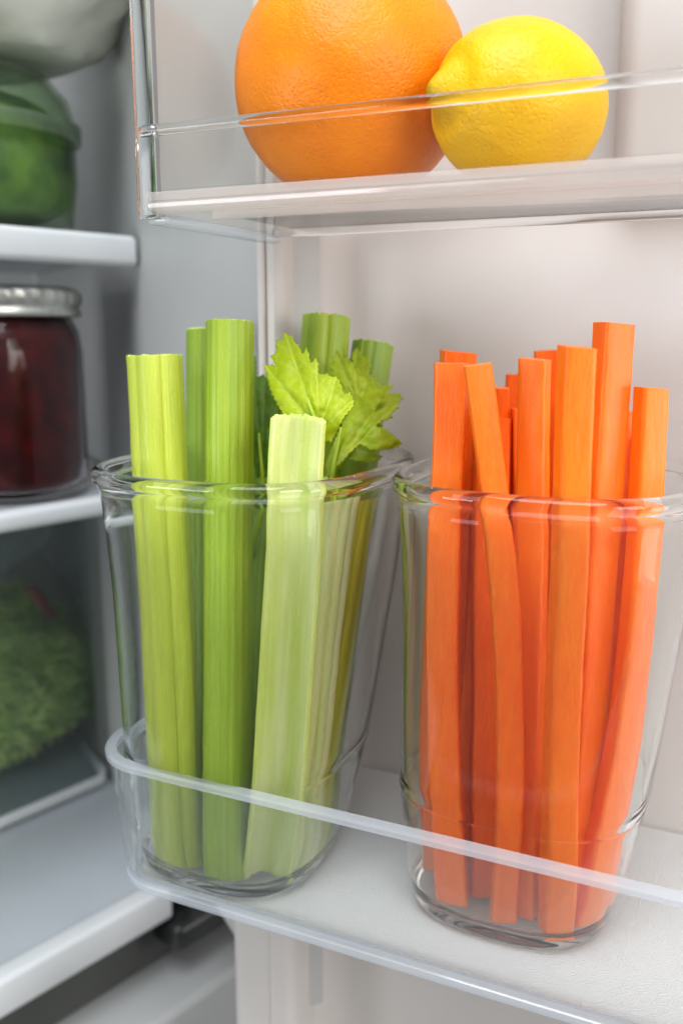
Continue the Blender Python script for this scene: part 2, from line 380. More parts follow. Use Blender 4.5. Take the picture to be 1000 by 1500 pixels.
for r, z in [(1e-4, .1095), (jr * .86, .1095), (jr * .99, .1075), (jr * 1.0, .1055), (jr * 1.0, .1005), (jr * .985, .0998), (jr * .985, .0975), (jr * 1.01, .0968), (jr * 1.01, .094), (jr * .93, .094), (jr * .93, .1045), (1e-4, .1065)]:
    ribbed = .100 < z < .107 and r > jr * .95
    rings.append([Vector((math.cos(2 * math.pi * i / k), math.sin(2 * math.pi * i / k), 0)) * (r + (.0011 if ribbed and i % 4 < 2 else 0)) + Vector((0, 0, z)) for i in range(k)])
vr = rings_mesh(bm, rings); bm.faces.new(vr[0]); bm.faces.new(vr[-1][::-1])
link('jar_lid', bm, metal, jar)

# tub of dark greens on the upper shelf
tc_ = F(-.058, -.070, .2515)
tub = empty('food_tub', tc_); tag(tub, 'round clear plastic tub packed with dark greens on the upper shelf', 'tub')
tr_ = .061
link('tub_wall', lathe([(0, 0), (tr_ * .84, 0), (tr_ * .94, .006), (tr_ * 1.0, .03), (tr_ * 1.0, .051), (tr_ * .975, .051), (tr_ * .975, .03), (tr_ * .92, .008), (0, .0025)]), tub_mat, tub)
link('tub_lid', lathe([(tr_ * 1.0, .0515), (tr_ * 1.05, .052), (tr_ * 1.055, .060), (tr_ * 1.0, .063), (tr_ * .95, .074), (tr_ * .78, .086), (0, .090), (0, .087), (tr_ * .76, .0835), (tr_ * .92, .072), (tr_ * .98, .06)]), tub_mat, tub)
link('tub_rim', lathe([(tr_ * 1.005, .0515), (tr_ * 1.04, .0515), (tr_ * 1.05, .053), (tr_ * 1.05, .058), (tr_ * 1.04, .0595), (tr_ * 1.0, .0595)]), clear_mix('pale_tub_rim', (.9, .93, .9), .35, .3, haze=(.5, .56, .5)), tub)
bm = bmesh.new(); bmesh.ops.create_icosphere(bm, subdivisions=5, radius=1)
for v in bm.verts:
    d = v.co.normalized(); n1 = noise.noise(d * 3.2) * .10 + noise.noise(d * 9) * .05 + noise.noise(d * 22) * .02
    rr = 1 + n1 - .1; h_ = math.hypot(d.x, d.y) + 1e-6; ra = (1 - min(1, abs(d.z)) ** 5) ** .5 * tr_ * (.955 if d.z < .2 else .955 - .25 * (d.z - .2)) * (1 + n1 * .25)
    v.co = Vector((d.x / h_ * ra, d.y / h_ * ra, .0415 + d.z * .037 * (1 + n1 * .3)))
    v.co.z = min(max(v.co.z, .0045), .080)
g = link('leafy_greens', bm, greens_mat); g.location = tc_
tag(g, 'dark leafy greens packed inside the round tub on the upper shelf', 'greens')

# plastic wrapped bowl resting on the tub lid
wb = tc_ + Vector((.004, -.010, .0915))
bm = bmesh.new(); bmesh.ops.create_icosphere(bm, subdivisions=5, radius=1)
for v in bm.verts:
    d = v.co.normalized(); n1 = noise.noise(d * 1.7 + Vector((4, 1, 2))) * .12 + abs(noise.noise(d * 4.2)) * .10
    rr = 1 + n1 - .06; v.co = Vector((d.x * rr * .118, d.y * rr * .098, .072 + d.z * rr * .088)); v.co.z = max(v.co.z, 0)
fz = link('plastic_bag', bm, mottled('cloudy_plastic_bag', (.44, .45, .36), (.68, .69, .60), 22, .3, .001)); fz.location = wb
tag(fz, 'cloudy plastic bag slumped on top of the tub of greens', 'bag')

# crisper tray with bagged greens
tray = empty('crisper_tray', F(-.1, -.2, -.1555)); tag(tray, 'smoky clear crisper tray under the lower shelf holding the bag of greens', 'tray')
def tray_path(inset, zz):
    return [F(-.45, -.139 - inset, zz), F(.052 - inset, -.139 - inset, zz), F(.060 - inset * 1.3, -.150 - inset, zz), F(.106 - inset, -.275 + inset, zz)]
bm = bmesh.new(); th = .003
for zz0, zz1 in ((-.1575, .094),):
    outer = tray_path(0, 0); inner = tray_path(th, 0)
    slab(bm, outer + inner[::-1], -.150, .075)
place(link('tray_wall', bm, tray_mat, smooth=False), tray)
bm = bmesh.new(); slab(bm, tray_path(.0035, 0) + [F(-.45, -.27, 0)], -.1555, -.1505)
place(link('tray_floor', bm, tray_mat, smooth=False), tray)
bm = bmesh.new(); tube(bm, [F(-.45, -.1365, -.152), F(.052, -.1365, -.152), F(.0615, -.149, -.152), F(.106, -.272, -.152)], .0042, 10)
place(link('bottom_edge', bm, shelf_white), tray)
bm = bmesh.new(); tube(bm, [F(-.45, -.141, .077), F(.052, -.141, .077), F(.0605, -.152, .077), F(.106, -.272, .077)], .0042, 10)
place(link('top_edge', bm, tray_mat), tray)

gc = F(-.004, -.222, -.149)
bm = bmesh.new()
bmesh.ops.create_icosphere(bm, subdivisions=5, radius=1)
def mound(d, s=1.0):
    rr = (1 + noise.noise(d * 2.4) * .12 + noise.noise(d * 6) * .06 - .08) * s
    return AX * (d.x * rr * .118) + BX * (d.y * rr * .05) + Vector((0, 0, max(.001, .048 + d.z * rr * (.118 if d.z > 0 else .047) * (1 - .25 * d.x))))
for v in bm.verts: v.co = mound(v.co.normalized())
for v in bm.verts: v.co.z -= .0
core = link('green_mound', bm, bag_greens)
bgr = empty('bagged_greens', gc); tag(bgr, 'heap of chopped green leaves in a plastic bag inside the crisper tray', 'greens')
core.parent = bgr; core.location = (0, 0, 0)
bm = bmesh.new()
for i in range(5200):
    d = Vector((random.gauss(0, 1), random.gauss(0, 1), random.gauss(.3, 1))).normalized()
    c = mound(d, 1.0); t = Vector((random.gauss(0, 1), random.gauss(0, 1), random.gauss(0, .4)))
    t = (t - d * t.dot(d) * .8).normalized(); s_ = t.cross(d).normalized(); l = random.uniform(.005, .014); w_ = random.uniform(.0010, .0030)
    q = [c - t * l, c + s_ * w_ + d * .0015, c + t * l + d * random.uniform(-.001, .007), c - s_ * w_ + d * .0015]
    q = [Vector((a.x, a.y, max(a.z, .001))) for a in q]
    try: bm.faces.new([bm.verts.new(a) for a in q])
    except ValueError: pass
bl_ = link('leaf_shreds', bm, blade_mat, bgr, smooth=False, recalc=False); bl_['kind'] = 'stuff'
bm = bmesh.new(); bmesh.ops.create_icosphere(bm, subdivisions=5, radius=1)
for v in bm.verts:
    d = v.co.normalized(); p = mound(d, 1.10); cr = abs(noise.noise(d * 5 + Vector((3, 3, 1)))) * .006
    v.co = p + d.x * AX * .004 + BX * d.y * cr + Vector((0, 0, cr * max(d.z, 0) + (.045 * max(0, d.z) ** 5)))
bagf = link('plastic_bag', bm, film_mat); bagf.location = gc
bm = bmesh.new(); rings = []
for i in range(9):
    t = i / 8; rings.append([AX * (math.cos(a) * (.030 + .085 * t) * (1 + .28 * noise.noise(Vector((math.cos(a) * 2.5, math.sin(a) * 2.5, t * 2))))) + BX * (math.sin(a) * (.016 + .028 * t)) + Vector((0, 0, .160 + .050 * t + .008 * math.sin(a * 5 + t * 3)))
                             for a in [2 * math.pi * j / 48 for j in range(48)]])
vr = rings_mesh(bm, rings)
link('bag_neck', bm, clear_mix('crumpled_film', (.95, .96, .96), .24, .2, haze=(.6, .66, .66)), bagf)
tag(bagf, 'thin crumpled clear bag wrapped round the green heap in the crisper tray', 'bag')
bm = bmesh.new()
c0 = at_z(60, 862, .0) * 0 + gc + AX * .030 + Vector((0, 0, .150)) + BX * .03
for i in range(1):
    q = [c0 + AX * (.004 + .014 * i), c0 + AX * (.014 + .014 * i), c0 + AX * (.030 + .012 * i) + Vector((0, 0, -.030)), c0 + AX * (.020 + .012 * i) + Vector((0, 0, -.030))]
    a = [bm.verts.new(x) for x in q]; b = [bm.verts.new(x + BX * .0006) for x in q]
    bm.faces.new(a); bm.faces.new(b[::-1])
    for j in range(4): bm.faces.new((a[j], a[(j + 1) % 4], b[(j + 1) % 4], b[j]))
tg = link('bag_label', bm, red_tag, bagf); tg.location = -gc

# ------------------------------------------------------------------ refrigerator door (inner side, right)
door = empty('door', W(0, .37, -.4) - cab.location); door.parent = cab; DOOR0 = W(0, .37, -.4)
def place_door(o): o.parent = door; o.location = o.location - DOOR0; return o
VW = .366
bm = bmesh.new()
# inner panel with coved corner running into the raised hinge side flange
prof = [W(.45, VW, 0)]
cs, cv, cr = -.175 + .022, VW - .022, .022
for i in range(9):
    a = math.pi / 2 + math.pi / 2 * i / 8
    prof.append(SX * (cs + cr * math.cos(a)) + VX * (cv + cr * math.sin(a)))
prof += [W(-.175, .330, 0), W(-.176, .326, 0), W(-.1785, .3235, 0), W(-.182, .3235, 0), W(-.1845, .326, 0), W(-.185, .330, 0), W(-.185, .40, 0), W(.45, .40, 0)]
slab(bm, prof, -.45, .62)
sharp(place_door(link('inner_panel', bm, liner)), 40)
# soft rib proud of the flange edge
bm = bmesh.new()
tube(bm, [W(-.1835, .3225, z) for z in (-.45, -.1, .1, .62)], .0016, 12)
place_door(link('gasket_bead', bm, liner))
bm = bmesh.new(); slab(bm, [W(-.205, .3215, 0), W(-.1722, .3215, 0), W(-.1722, .3455, 0), W(-.205, .3455, 0)], -.45, -.012, .005, 4)
sharp(place_door(link('lower_flange', bm, liner)), 50)
# shallow moulded rib on the panel at the far right of the upper bin
bm = bmesh.new(); slab(bm, [W(-.060, VW + .002, 0), W(-.056, VW - .018, 0), W(.40, VW - .018, 0), W(.40, VW + .002, 0)], .248, .60, .007, 4)
sharp(place_door(link('moulded_rib', bm, liner)), 40)

# ------------------------------------------------------------------ door bins
def corner_path(s0, s1, vf, vb, rad, n=10):
    """front run from s1 (right) to the left corner s0, round it, then back to vb; returns (point, outward dir)"""
    path = []
    for i in range(9): path.append((W(s1 + (s0 + rad - s1) * i / 9, vf, 0), -VX))
    for i in range(n + 1):
        a = math.pi / 2 * i / n
        d = (-VX) * math.cos(a) + (-SX) * math.sin(a)
        path.append((SX * (s0 + rad) + VX * (vf + rad) + d * rad, d))
    for i in range(1, 7): path.append((W(s0, vf + rad + (vb - vf - rad) * i / 6, 0), -SX))
    return path
# lower bin: front lip 50 mm high, rounded foot, textured floor
low = empty('door_bin', W(-.03, .30, -.005)); tag(low, 'lower clear plastic door bin holding the two glasses of vegetable sticks', 'door bin')
LF, LB, LS = .2450, VW - .0015, -.2105
path = corner_path(LS, .30, LF, LB, .019)
t_ = .0022
wallp = [(-.0030, .0004), (-.0012, .0020), (.0000, .006), (.0012, .02), (.0040, .047), (.0040 - t_, .047), (.0012 - t_, .02), (-.0001 - t_, .0075), (-.0010 - t_, .0040), (-.0030 - t_, .0016), (-.0062, .0004)]
bm = bmesh.new(); sweep(bm, path, wallp, None); sharp(place(link('bin_wall', bm, bin_wall_mat), low), 50)
def bead(cx_, cz_, rx, rz, n=14): return [(cx_ + rx * math.cos(2 * math.pi * i / n), cz_ + rz * math.sin(2 * math.pi * i / n)) for i in range(n)]
bm = bmesh.new(); sweep(bm, path, [(.0014, .0468), (.0049, .0468), (.0053, .0471), (.0053, .0488), (.0047, .0496), (.0018, .0499), (.0011, .0494)], None); sharp(place(link('bin_rim', bm, bin_rim_mat), low), 30)
bm = bmesh.new(); sweep(bm, path, [(-.0030, .0000), (-.0008, .0000), (-.0003, -.0004), (-.0003, -.0016), (-.0012, -.0019), (-.0012, -.0034), (-.0016, -.0040), (-.0046, -.0040), (-.0051, -.0036), (-.0051, .0000)], None)
sharp(place(link('bottom_edge', bm, bin_rim_mat), low), 25)
bm = bmesh.new(); slab(bm, [p - d * .0054 for p, d in path] + [W(.30, LB, 0)], -.0025, 0.0); place(link('bin_floor', bm, bin_floor_mat, smooth=False), low)

# upper bin: floor above eye level, low front rail, tall hazy end panel
UZ = .2403
up = empty('door_bin', W(-.03, .28, .2315)); tag(up, 'upper clear plastic door bin holding the orange and the lemon', 'door bin')
UF, UB, US = .2445, .3225, -.1785
bm = bmesh.new(); slab(bm, [W(US + .008, UF + .004, 0), W(.30, UF + .004, 0), W(.30, UB, 0), W(US + .008, UB, 0)], UZ - .0035, UZ, .0009, 2)
sharp(place(link('bin_floor', bm, clear_mix('milky_bin_floor', (.97, .96, .95), .22, .25, haze=(.85, .83, .81))), up), 40)
# front wall with the rail on top, and the stepped bottom beam
def beam(prof, name, m, s0=US + .004, s1=.30):
    bm = bmesh.new(); sweep(bm, [(W(s1 + (s0 - s1) * i / 6, UF, 0), -VX) for i in range(7)], prof, None)
    return sharp(place(link(name, bm, m), up), 50)
beam([(0, .2410), (.0012, .2410), (.0012, .2567), (0, .2567)], 'front_wall', clear_mix('clean_front_sheet', (.99, .99, .99), .004, .04, ior=1.22))
beam(bead(.0006, .2583, .0017, .0017, 12), 'front_rail', bin_plastic, US - .001)
beam([(-.0045, .2347), (-.0005, .2343), (.0012, .2347), (.0016, .2352), (.0016, .2376), (.0022, .2380), (.0022, .2404), (-.0038, .2404), (-.0045, .2400)], 'bottom_beam', beam_mat, US + .001)
beam([(-.0048, .2325), (-.0075, .2325), (-.0078, .2366), (-.0048, .2366)], 'under_rib', beam_mat, US + .02)
bm = bmesh.new(); tube(bm, [W(US + .002, UB - .0015, .2353), W(.30, UB - .0015, .2353)], .0016, 10); place(link('rear_rib', bm, bin_plastic), up)
# end panel
bm = bmesh.new(); slab(bm, [W(US, UF + .003, 0), W(US + .0022, UF + .003, 0), W(US + .0022, UB, 0), W(US, UB, 0)], .2350, .42)
place(link('end_panel', bm, end_panel_mat, smooth=False), up)
bm = bmesh.new(); slab(bm, [W(US - .0035, UF - .0015, 0), W(US + .0035, UF - .0015, 0), W(US + .0035, UF + .003, 0), W(US - .0035, UF + .003, 0)], .2330, .42, .0012, 4)
place(link('end_post', bm, bin_plastic), up)
bm = bmesh.new(); slab(bm, [W(US - .003, UF + .0035, 0), W(US + .0045, UF + .0035, 0), W(US + .0045, UB, 0), W(US - .003, UB, 0)], .2317, .2347, .001, 3)
place(link('end_foot', bm, bin_rim_mat), up)

# ------------------------------------------------------------------ glass tumblers (rounded square in plan)
NQ = 112
def squircle(h, ex):
    out = []
    for i in range(NQ):
        a = 2 * math.pi * i / NQ; c, s = math.cos(a), math.sin(a)
        out.append((abs(c) ** (2 / ex) * math.copysign(h, c), abs(s) ** (2 / ex) * math.copysign(h, s)))
    return out
def sq_rad(h, ex, ds, dv):
    """>1 outside"""
    return ((abs(ds) / h) ** ex + (abs(dv) / h) ** ex) ** (1 / ex)
RIM_H = [0]
def outer_h(z):
    K = [(0, .0325), (.002, .0343), (.008, .0360), (.02, .0380), (.044, .0413), (.0475, .0417), (.08, .0440), (.12, .0468), (.15, .0488), (.16, .0495)]
    for (a, ha), (b, hb) in zip(K, K[1:]):
        if z <= b: return ha + (hb - ha) * (z - a) / (b - a) - RIM_H[0] * max(0, z - .0475) / .11
    return K[-1][1]
def deep(z):
    """the glass is a little deeper than wide towards the rim"""
    return 1.0 + .15 * max(0, min(1, z / .155)) ** 1.3
def tumbler(cs, cv, label, lean, leanv, narrow):
    ex = 2.9; RIM_H[0] = narrow
    P_ = [(.0005, .0012), (.024, .0012), (.028, .0), (.0312, .0), (.0330, .0010), (.0347, .004), (.0358, .009)]
    for z in (.014, .020, .028, .036, .0435): P_.append((outer_h(z), z))
    P_ += [(.0413, .0449), (.0414, .0455), (.0418, .0460), (.0419, .0466), (.0418, .0474)]
    for z in (.052, .07, .09, .11, .13, .146): P_.append((outer_h(z) + .0001, z))
    rc, rz, rr = outer_h(.151) - .0005, .1512, .0025
    for i in range(11):
        a = -math.pi * .35 + math.pi * 1.7 * i / 10
        P_.append((rc + rr * math.cos(a), rz + rr * math.sin(a) * 1.1))
    for z in (.143, .13, .11, .09, .07, .052, .044, .036, .028, .020): P_.append((outer_h(z) - .0016, z))
    P_ += [(.0357, .0115), (.0346, .0078), (.0318, .0054), (.018, .0046), (.0005, .0045)]
    bm = bmesh.new(); rings = []
    for r, z in P_:
        e = ex if r > .01 else 2; k = 1 - min(1, z / .12); sh = lean * k; sv = leanv * k
        rings.append([W(cs + a + sh, cv + sv + b * deep(z), z + .0004) for a, b in squircle(r, e)])
    vr = rings_mesh(bm, rings); bm.faces.new(vr[0]); bm.faces.new(vr[-1])
    ob = link('glass_tumbler', bm, tumbler_glass)
    me = ob.data; c = W(cs, cv, 0)
    for v in me.vertices: v.co -= c
    ob.location = c
    tag(ob, label, 'glass', 'glass tumblers standing in the lower door bin')
    return ob
G1 = (-.1645, .2865); G2 = (-.0628, .3035)
tumbler(*G1, 'clear thick rimmed glass holding the green celery sticks', -.0085, -.004, .0006)
tumbler(*G2, 'clear thick rimmed glass holding the orange carrot sticks', -.0070, -.0035, .0022)

def inside(p, G, h):
    ds = p.dot(SX) - G[0] - (-.008 if G is G1 else -.0065); dv = p.dot(VX) - G[1] + .0035
    return sq_rad(h, 2.9, ds, dv)
def fit_bottom(p, G, half):
    for _ in range(60):
        if inside(p, G, .0345 - half * .75) <= 1: break
        c = SX * G[0] + VX * G[1] + Vector((0, 0, p.z)); p = p.lerp(c, .04)
    return p

# ------------------------------------------------------------------ sticks
GP = {G1: (-.0085, -.004, .0006), G2: (-.0070, -.0035, .0022)}
def keep_inside(rings, G, name):
    """slide each cross-section inwards until it clears the inner glass wall; the part above the rim follows the rim section"""
    ln, lv, nw = GP[G]; RIM_H[0] = nw; sh = []
    for r in rings:
        zc = sum(p.z for p in r) / len(r); zz = min(zc, .150)
        if zc > .158: sh.append(None); continue
        h = outer_h(zz) - (.0022 if zz < .14 else .0036); k = 1 - min(1, zz / .12)
        cs, cv = G[0] + ln * k, G[1] + lv * k; dx = Vector((0, 0, 0)); c = W(cs, cv, 0)
        for _ in range(60):
            worst = None; wv = 1.0
            for p in r:
                q = p + dx; a = (q.dot(SX) - cs) / h; b = (q.dot(VX) - cv) / (h * deep(zz)); m_ = (abs(a) ** 2.9 + abs(b) ** 2.9) ** (1 / 2.9)
                if m_ > wv: wv = m_; worst = q
            if worst is None: break
            d = Vector((c.x - worst.x, c.y - worst.y, 0)); dx += d * (1 - 1 / wv + .002)
        sh.append(dx)
    last = next((x for x in reversed(sh) if x is not None), Vector((0, 0, 0)))
    sh = [last if x is None else x for x in sh]
    sm = [sum(sh[max(0, i - 1):i + 2], Vector((0, 0, 0))) / len(sh[max(0, i - 1):i + 2]) for i in range(len(sh))]
    return [[p + d for p in r] for r, d in zip(rings, sm)]
def axis_pts(top, bot, bow, n):
    d = (top - bot); out = []
    for i in range(n + 1):
        t = i / n; out.append(bot + d * t + bow * math.sin(math.pi * t))
    return out
def stick_rings(sec, top, bot, bow, n, face, wob, seed, taper=0.0):
    """sec: closed list (x across, y towards face); face: horizontal unit vector the front side looks to"""
    ax = (top - bot).normalized(); y = (face - ax * face.dot(ax)).normalized(); x = y.cross(ax).normalized()
    if x.dot(Vector((1, 0, 0))) < 0 and face.y < 0: x = -x
    rings = []
    for i, c in enumerate(axis_pts(top, bot, bow, n)):
        t = i / n; s = 1 + taper * (t - .5) + wob * noise.noise(Vector((seed, t * 4, 0)))
        off = x * noise.noise(Vector((seed + 9, t * 3, 2))) * .0006 + y * noise.noise(Vector((seed, t * 3, 7))) * .0005
        r = []
        for j, (a, b) in enumerate(sec):
            jig = noise.noise(Vector((seed, t * 30, j * .45))) * .00012
            r.append(c + off + x * (a * s + jig) + y * (b * s + jig))
        rings.append(r)
    return rings, x, y, ax
def build_stick(name, sec, rings, mats, label, cat, group, inner=None):
    bm = bmesh.new(); uvl = bm.loops.layers.uv.new('UVMap'); n = len(sec)
    org = sum(rings[0], Vector()) / n
    vr = [[bm.verts.new(p - org) for p in r] for r in rings]
    for i, (a, b) in enumerate(zip(vr, vr[1:])):
        for j in range(n):
            f = bm.faces.new((a[j], a[(j + 1) % n], b[(j + 1) % n], b[j]))
            for l, (u, w) in zip(f.loops, ((j, i), (j + 1, i), (j + 1, i + 1), (j, i + 1))): l[uvl].uv = (u / n, w / (len(rings) - 1))
    # cut ends: inset ring then fill, slightly domed and ragged
    for r, sgn in ((vr[0], -1), (vr[-1], 1)):
        cen = sum((v.co for v in r), Vector()) / n
        ax = (vr[-1][0].co - vr[0][0].co).normalized() * sgn
        geo = bmesh.ops.triangle_fill(bm, edges=[bm.edges.get((r[k], r[(k + 1) % n])) for k in range(n)], use_beauty=True)
        for f in geo['geom']:
            if isinstance(f, bmesh.types.BMFace):
                f.smooth = False; f.material_index = 1
                for l in f.loops: l[uvl].uv = (l.vert.co.x * 30, l.vert.co.y * 3)
    bmesh.ops.recalc_face_normals(bm, faces=bm.faces)
    caps = [f.index for f in bm.faces]
    me = bpy.data.meshes.new(name); bm.to_mesh(me); bm.free()
    for m in mats: me.materials.append(m)
    for p in me.polygons: p.use_smooth = p.material_index == 0
    if inner:
        at = me.attributes.new('inner', 'FLOAT', 'POINT')
        vals = [inner[i % n] for i in range(len(me.vertices))]
        at.data.foreach_set('value', vals)
    o = bpy.data.objects.new(name, me); COL.objects.link(o); o.location = org
    return sharp(tag(o, label, cat, group), 50)
def rot(v, deg):
    a = R(deg); return Vector((v.x * math.cos(a) - v.y * math.sin(a), v.x * math.sin(a) + v.y * math.cos(a), 0))

def celery_section(Wd, T, depth, ribs, amp, no=44, ni=26, sharpness=1.0):
    sec = []; inn = []
    for i in range(no + 1):
        t = -1 + 2 * i / no; ang = t * math.pi / 2
        x = math.sin(ang) * Wd / 2; y = math.cos(ang) ** .75 * T if abs(t) < 1 else 0
        b = amp * (abs(math.cos(ribs * math.pi * (t + 1) / 2)) ** .6 - .5)
        k = 1 + b / (Wd / 2)
        sec.append((x * k, y + b * math.cos(ang))); inn.append(0)
    for i in range(1, ni):
        t = 1 - 2 * i / ni
        lip = min(1, (1 - abs(t)) * 6)
        y = -lip * .0012 + depth * (max(0, 1 - (abs(t) / .86) ** 2.4))
        sec.append((t * Wd / 2, y)); inn.append(1 if abs(t) < .9 else .5)
    ym = sum(b for a, b in sec) / len(sec)
    return [(a, b - ym) for a, b in sec], inn
cel_cut = plain('celery_cut_face', (.58, .70, .20), .4)
VIEW = Vector((0, -1, 0))
def celery(xl, xr, y, vtop, bx, by, m, facing, label, Tk=.62, dep=.25, ribs=7, amp=.00035, bow=(0, 0), zb=.0064, fit=True, taper=-.03, G=G1):
    top = at_v((xl + xr) / 2, y, vtop); Wd = (xr - xl) / FPX * depth(top)
    bot = at_z(bx, by, zb)
    if fit: bot = fit_bottom(bot, G, Wd * .42)
    bot.z = zb
    sec, inn = celery_section(Wd, Wd * Tk, Wd * dep, ribs, amp)
    face = rot(VIEW, facing)
    rings, _x, _y, ax = stick_rings(sec, top, bot, SX * bow[0] + VX * bow[1], 46, face, .03, y * .37 + xl, taper)
    for q in (0, -1):   # the knife tears the strings: a slightly ragged end
        rings[q] = [p + ax * (.0011 * noise.noise(Vector((j * .9, xl, q))) + .0005 * noise.noise(Vector((j * 3.1, xl, q)))) for j, p in enumerate(rings[q])]
    rings = keep_inside(rings, G, label)
    return build_stick('celery_stick', sec, rings, [m, cel_cut], label, 'celery stick', 'celery sticks in the left glass', inn)

celery(192, 270, 520, .262, 268, 1262, cel_lime, 22, 'lime celery stick leaning out furthest left in the glass, cut flat on top', Tk=.60, ribs=3, amp=.0012)
celery(272, 312, 484, .312, 292, 1235, cel_deep, 0, 'narrow shaded celery stick hidden behind the tall round green one')
celery(298, 368, 470, .274, 330, 1282, cel_green, -5, 'tall straight rounded green celery stick second from the left', Tk=.75, ribs=9, amp=.0004)
celery(403, 484, 612, .2550, 402, 1283, cel_pale, 178, 'short pale celery stick with its hollow inner side facing out, in front of the leaf', Tk=.60, dep=.40, ribs=6)
celery(447, 514, 462, .318, 425, 1225, cel_green, 8, 'celery stick standing highest in the middle behind the lime leaf', Tk=.6, ribs=3, amp=.0014)
celery(514, 574, 502, .330, 452, 1235, cel_deep, -12, 'celery stick furthest right at the back, beside the jagged leaf', Tk=.6, ribs=8, amp=.0004)
celery(468, 526, 702, .282, 448, 1278, cel_cream, 15, 'creamy inner celery stick whose top is just below the glass rim', Tk=.5, ribs=5, amp=.0012)
celery(508, 550, 715, .305, 468, 1262, cel_yellow, 10, 'yellow green celery stick at the right wall of the glass', Tk=.5, ribs=5, amp=.0005)
celery(375, 412, 560, .312, 362, 1235, cel_deep, 0, 'dark celery stick in shade between the round stick and the pale one')

# carrots
def carrot_section(Wd, D, rad=.0013, nseg=4, side=5):
    pts_ = []; cs = [(Wd / 2 - rad, D / 2 - rad, 0), (-Wd / 2 + rad, D / 2 - rad, 90), (-Wd / 2 + rad, -D / 2 + rad, 180), (Wd / 2 - rad, -D / 2 + rad, 270)]
    for k, (cx_, cy_, a0) in enumerate(cs):
        for i in range(nseg + 1):
            a = R(a0 + 90 * i / nseg); pts_.append((cx_ + rad * math.cos(a), cy_ + rad * math.sin(a)))
        nx = cs[(k + 1) % 4]; p0 = pts_[-1]; a = R(nx[2]); p1 = (nx[0] + rad * math.cos(a), nx[1] + rad * math.sin(a))
        for i in range(1, side): pts_.append((p0[0] + (p1[0] - p0[0]) * i / side, p0[1] + (p1[1] - p0[1]) * i / side))
    return pts_
nc = [0]
def carrot(xl, xr, y, vtop, bx, by, facing, label, Dp=.8, bow=(0, 0), zb=.0062, taper=0.0, m=None, wscale=1.0):
    top = at_v((xl + xr) / 2, y, vtop); Wd = (xr - xl) / FPX * depth(top)
    fa = abs(math.sin(R(facing))); Wd = Wd / (math.cos(R(facing)) + fa * Dp) * wscale
    bot = fit_bottom(at_z(bx, by, zb), G2, Wd * .5); bot.z = zb
    sec = carrot_section(Wd, Wd * Dp)
    # knife cuts are never quite parallel: shear the section a little
    k = random.uniform(-.12, .12); sec = [(a + b * k, b) for a, b in sec]
    rings, x, yv, ax = stick_rings(sec, top, bot, SX * bow[0] + VX * bow[1], 40, rot(VIEW, facing), .08, y * .21 + xr, taper)
    tilt = random.uniform(-.12, .12)
    for j, p in enumerate(rings[-1]):
        c = sum(rings[-1], Vector()) / len(rings[-1]); rings[-1][j] = p + ax * ((p - c).dot(x) * tilt)
    mm = m or carrot_mats[nc[0] % 2]; nc[0] += 1
    rings = keep_inside(rings, G2, label)
    return build_stick('carrot_stick', sec, rings, [mm, carrot_mats[1]], label, 'carrot stick', 'carrot sticks in the right glass')
carrot(630, 692, 532, .276, 664, 1312, -20, 'broad carrot stick at the far left of the glass with a shaded left side', taper=-.10, bow=(-.003, 0))
carrot(650, 692, 515, .300, 640, 1240, 0, 'carrot stick whose top just shows behind the broad left one', m=carrot_mats[2], wscale=1.15)
carrot(676, 722, 534, .262, 737, 1345, 6, 'bent carrot stick curving away down to the right', bow=(.0055, 0), taper=-.10, Dp=.7)
carrot(722, 744, 568, .290, 745, 1262, 0, 'thin carrot sliver peeping out right behind the bent stick', m=carrot_mats[2], Dp=1.2)
carrot(741, 766, 548, .305, 700, 1250, 0, 'slim slanting carrot stick in shade left of the centre pair', m=carrot_mats[2], Dp=1.1)
carrot(758, 809, 526, .275, 770, 1335, -28, 'centre carrot stick showing one lit face and one shaded face', Dp=.7)
carrot(782, 822, 513, .304, 790, 1262, 0, 'carrot stick mostly hidden behind the centre pair', m=carrot_mats[2])
carrot(818, 870, 508, .258, 812, 1362, 4, 'long front carrot stick standing full height in the middle of the glass', Dp=.85, taper=-.08)
carrot(868, 928, 474, .288, 842, 1340, 20, 'tallest carrot stick, rising right of the long front one', Dp=.75, taper=.04)
carrot(928, 979, 568, .290, 862, 1352, 16, 'rightmost carrot stick leaning far out to the right', Dp=.7, bow=(.004, 0))
carrot(640, 690, 580, .300, 622, 1262, -20, 'carrot stick behind the broad left one, running down the left wall of the glass', bow=(-.004, 0))
carrot(690, 735, 600, .312, 690, 1250, 0, 'short dark carrot stick deep in the left half of the glass', m=carrot_mats[2], wscale=1.3)
carrot(870, 915, 600, .308, 880, 1300, 0, 'carrot stick behind the tallest one low in the glass', m=carrot_mats[2], wscale=1.3)
carrot(818, 862, 600, .312, 815, 1262, 0, 'low carrot stick at the back of the glass middle', m=carrot_mats[2], wscale=1.2)
carrot(700, 740, 610, .290, 712, 1300, 0, 'carrot stick filling the gap behind the bent one in the left half', m=carrot_mats[2], wscale=1.3)
carrot(752, 795, 600, .292, 778, 1300, 0, 'shaded carrot stick filling the middle behind the bent one', m=carrot_mats[2], wscale=1.1)
carrot(930, 970, 640, .305, 905, 1330, 25, 'carrot stick standing against the right wall of the glass behind the leaning one', bow=(.004, 0))
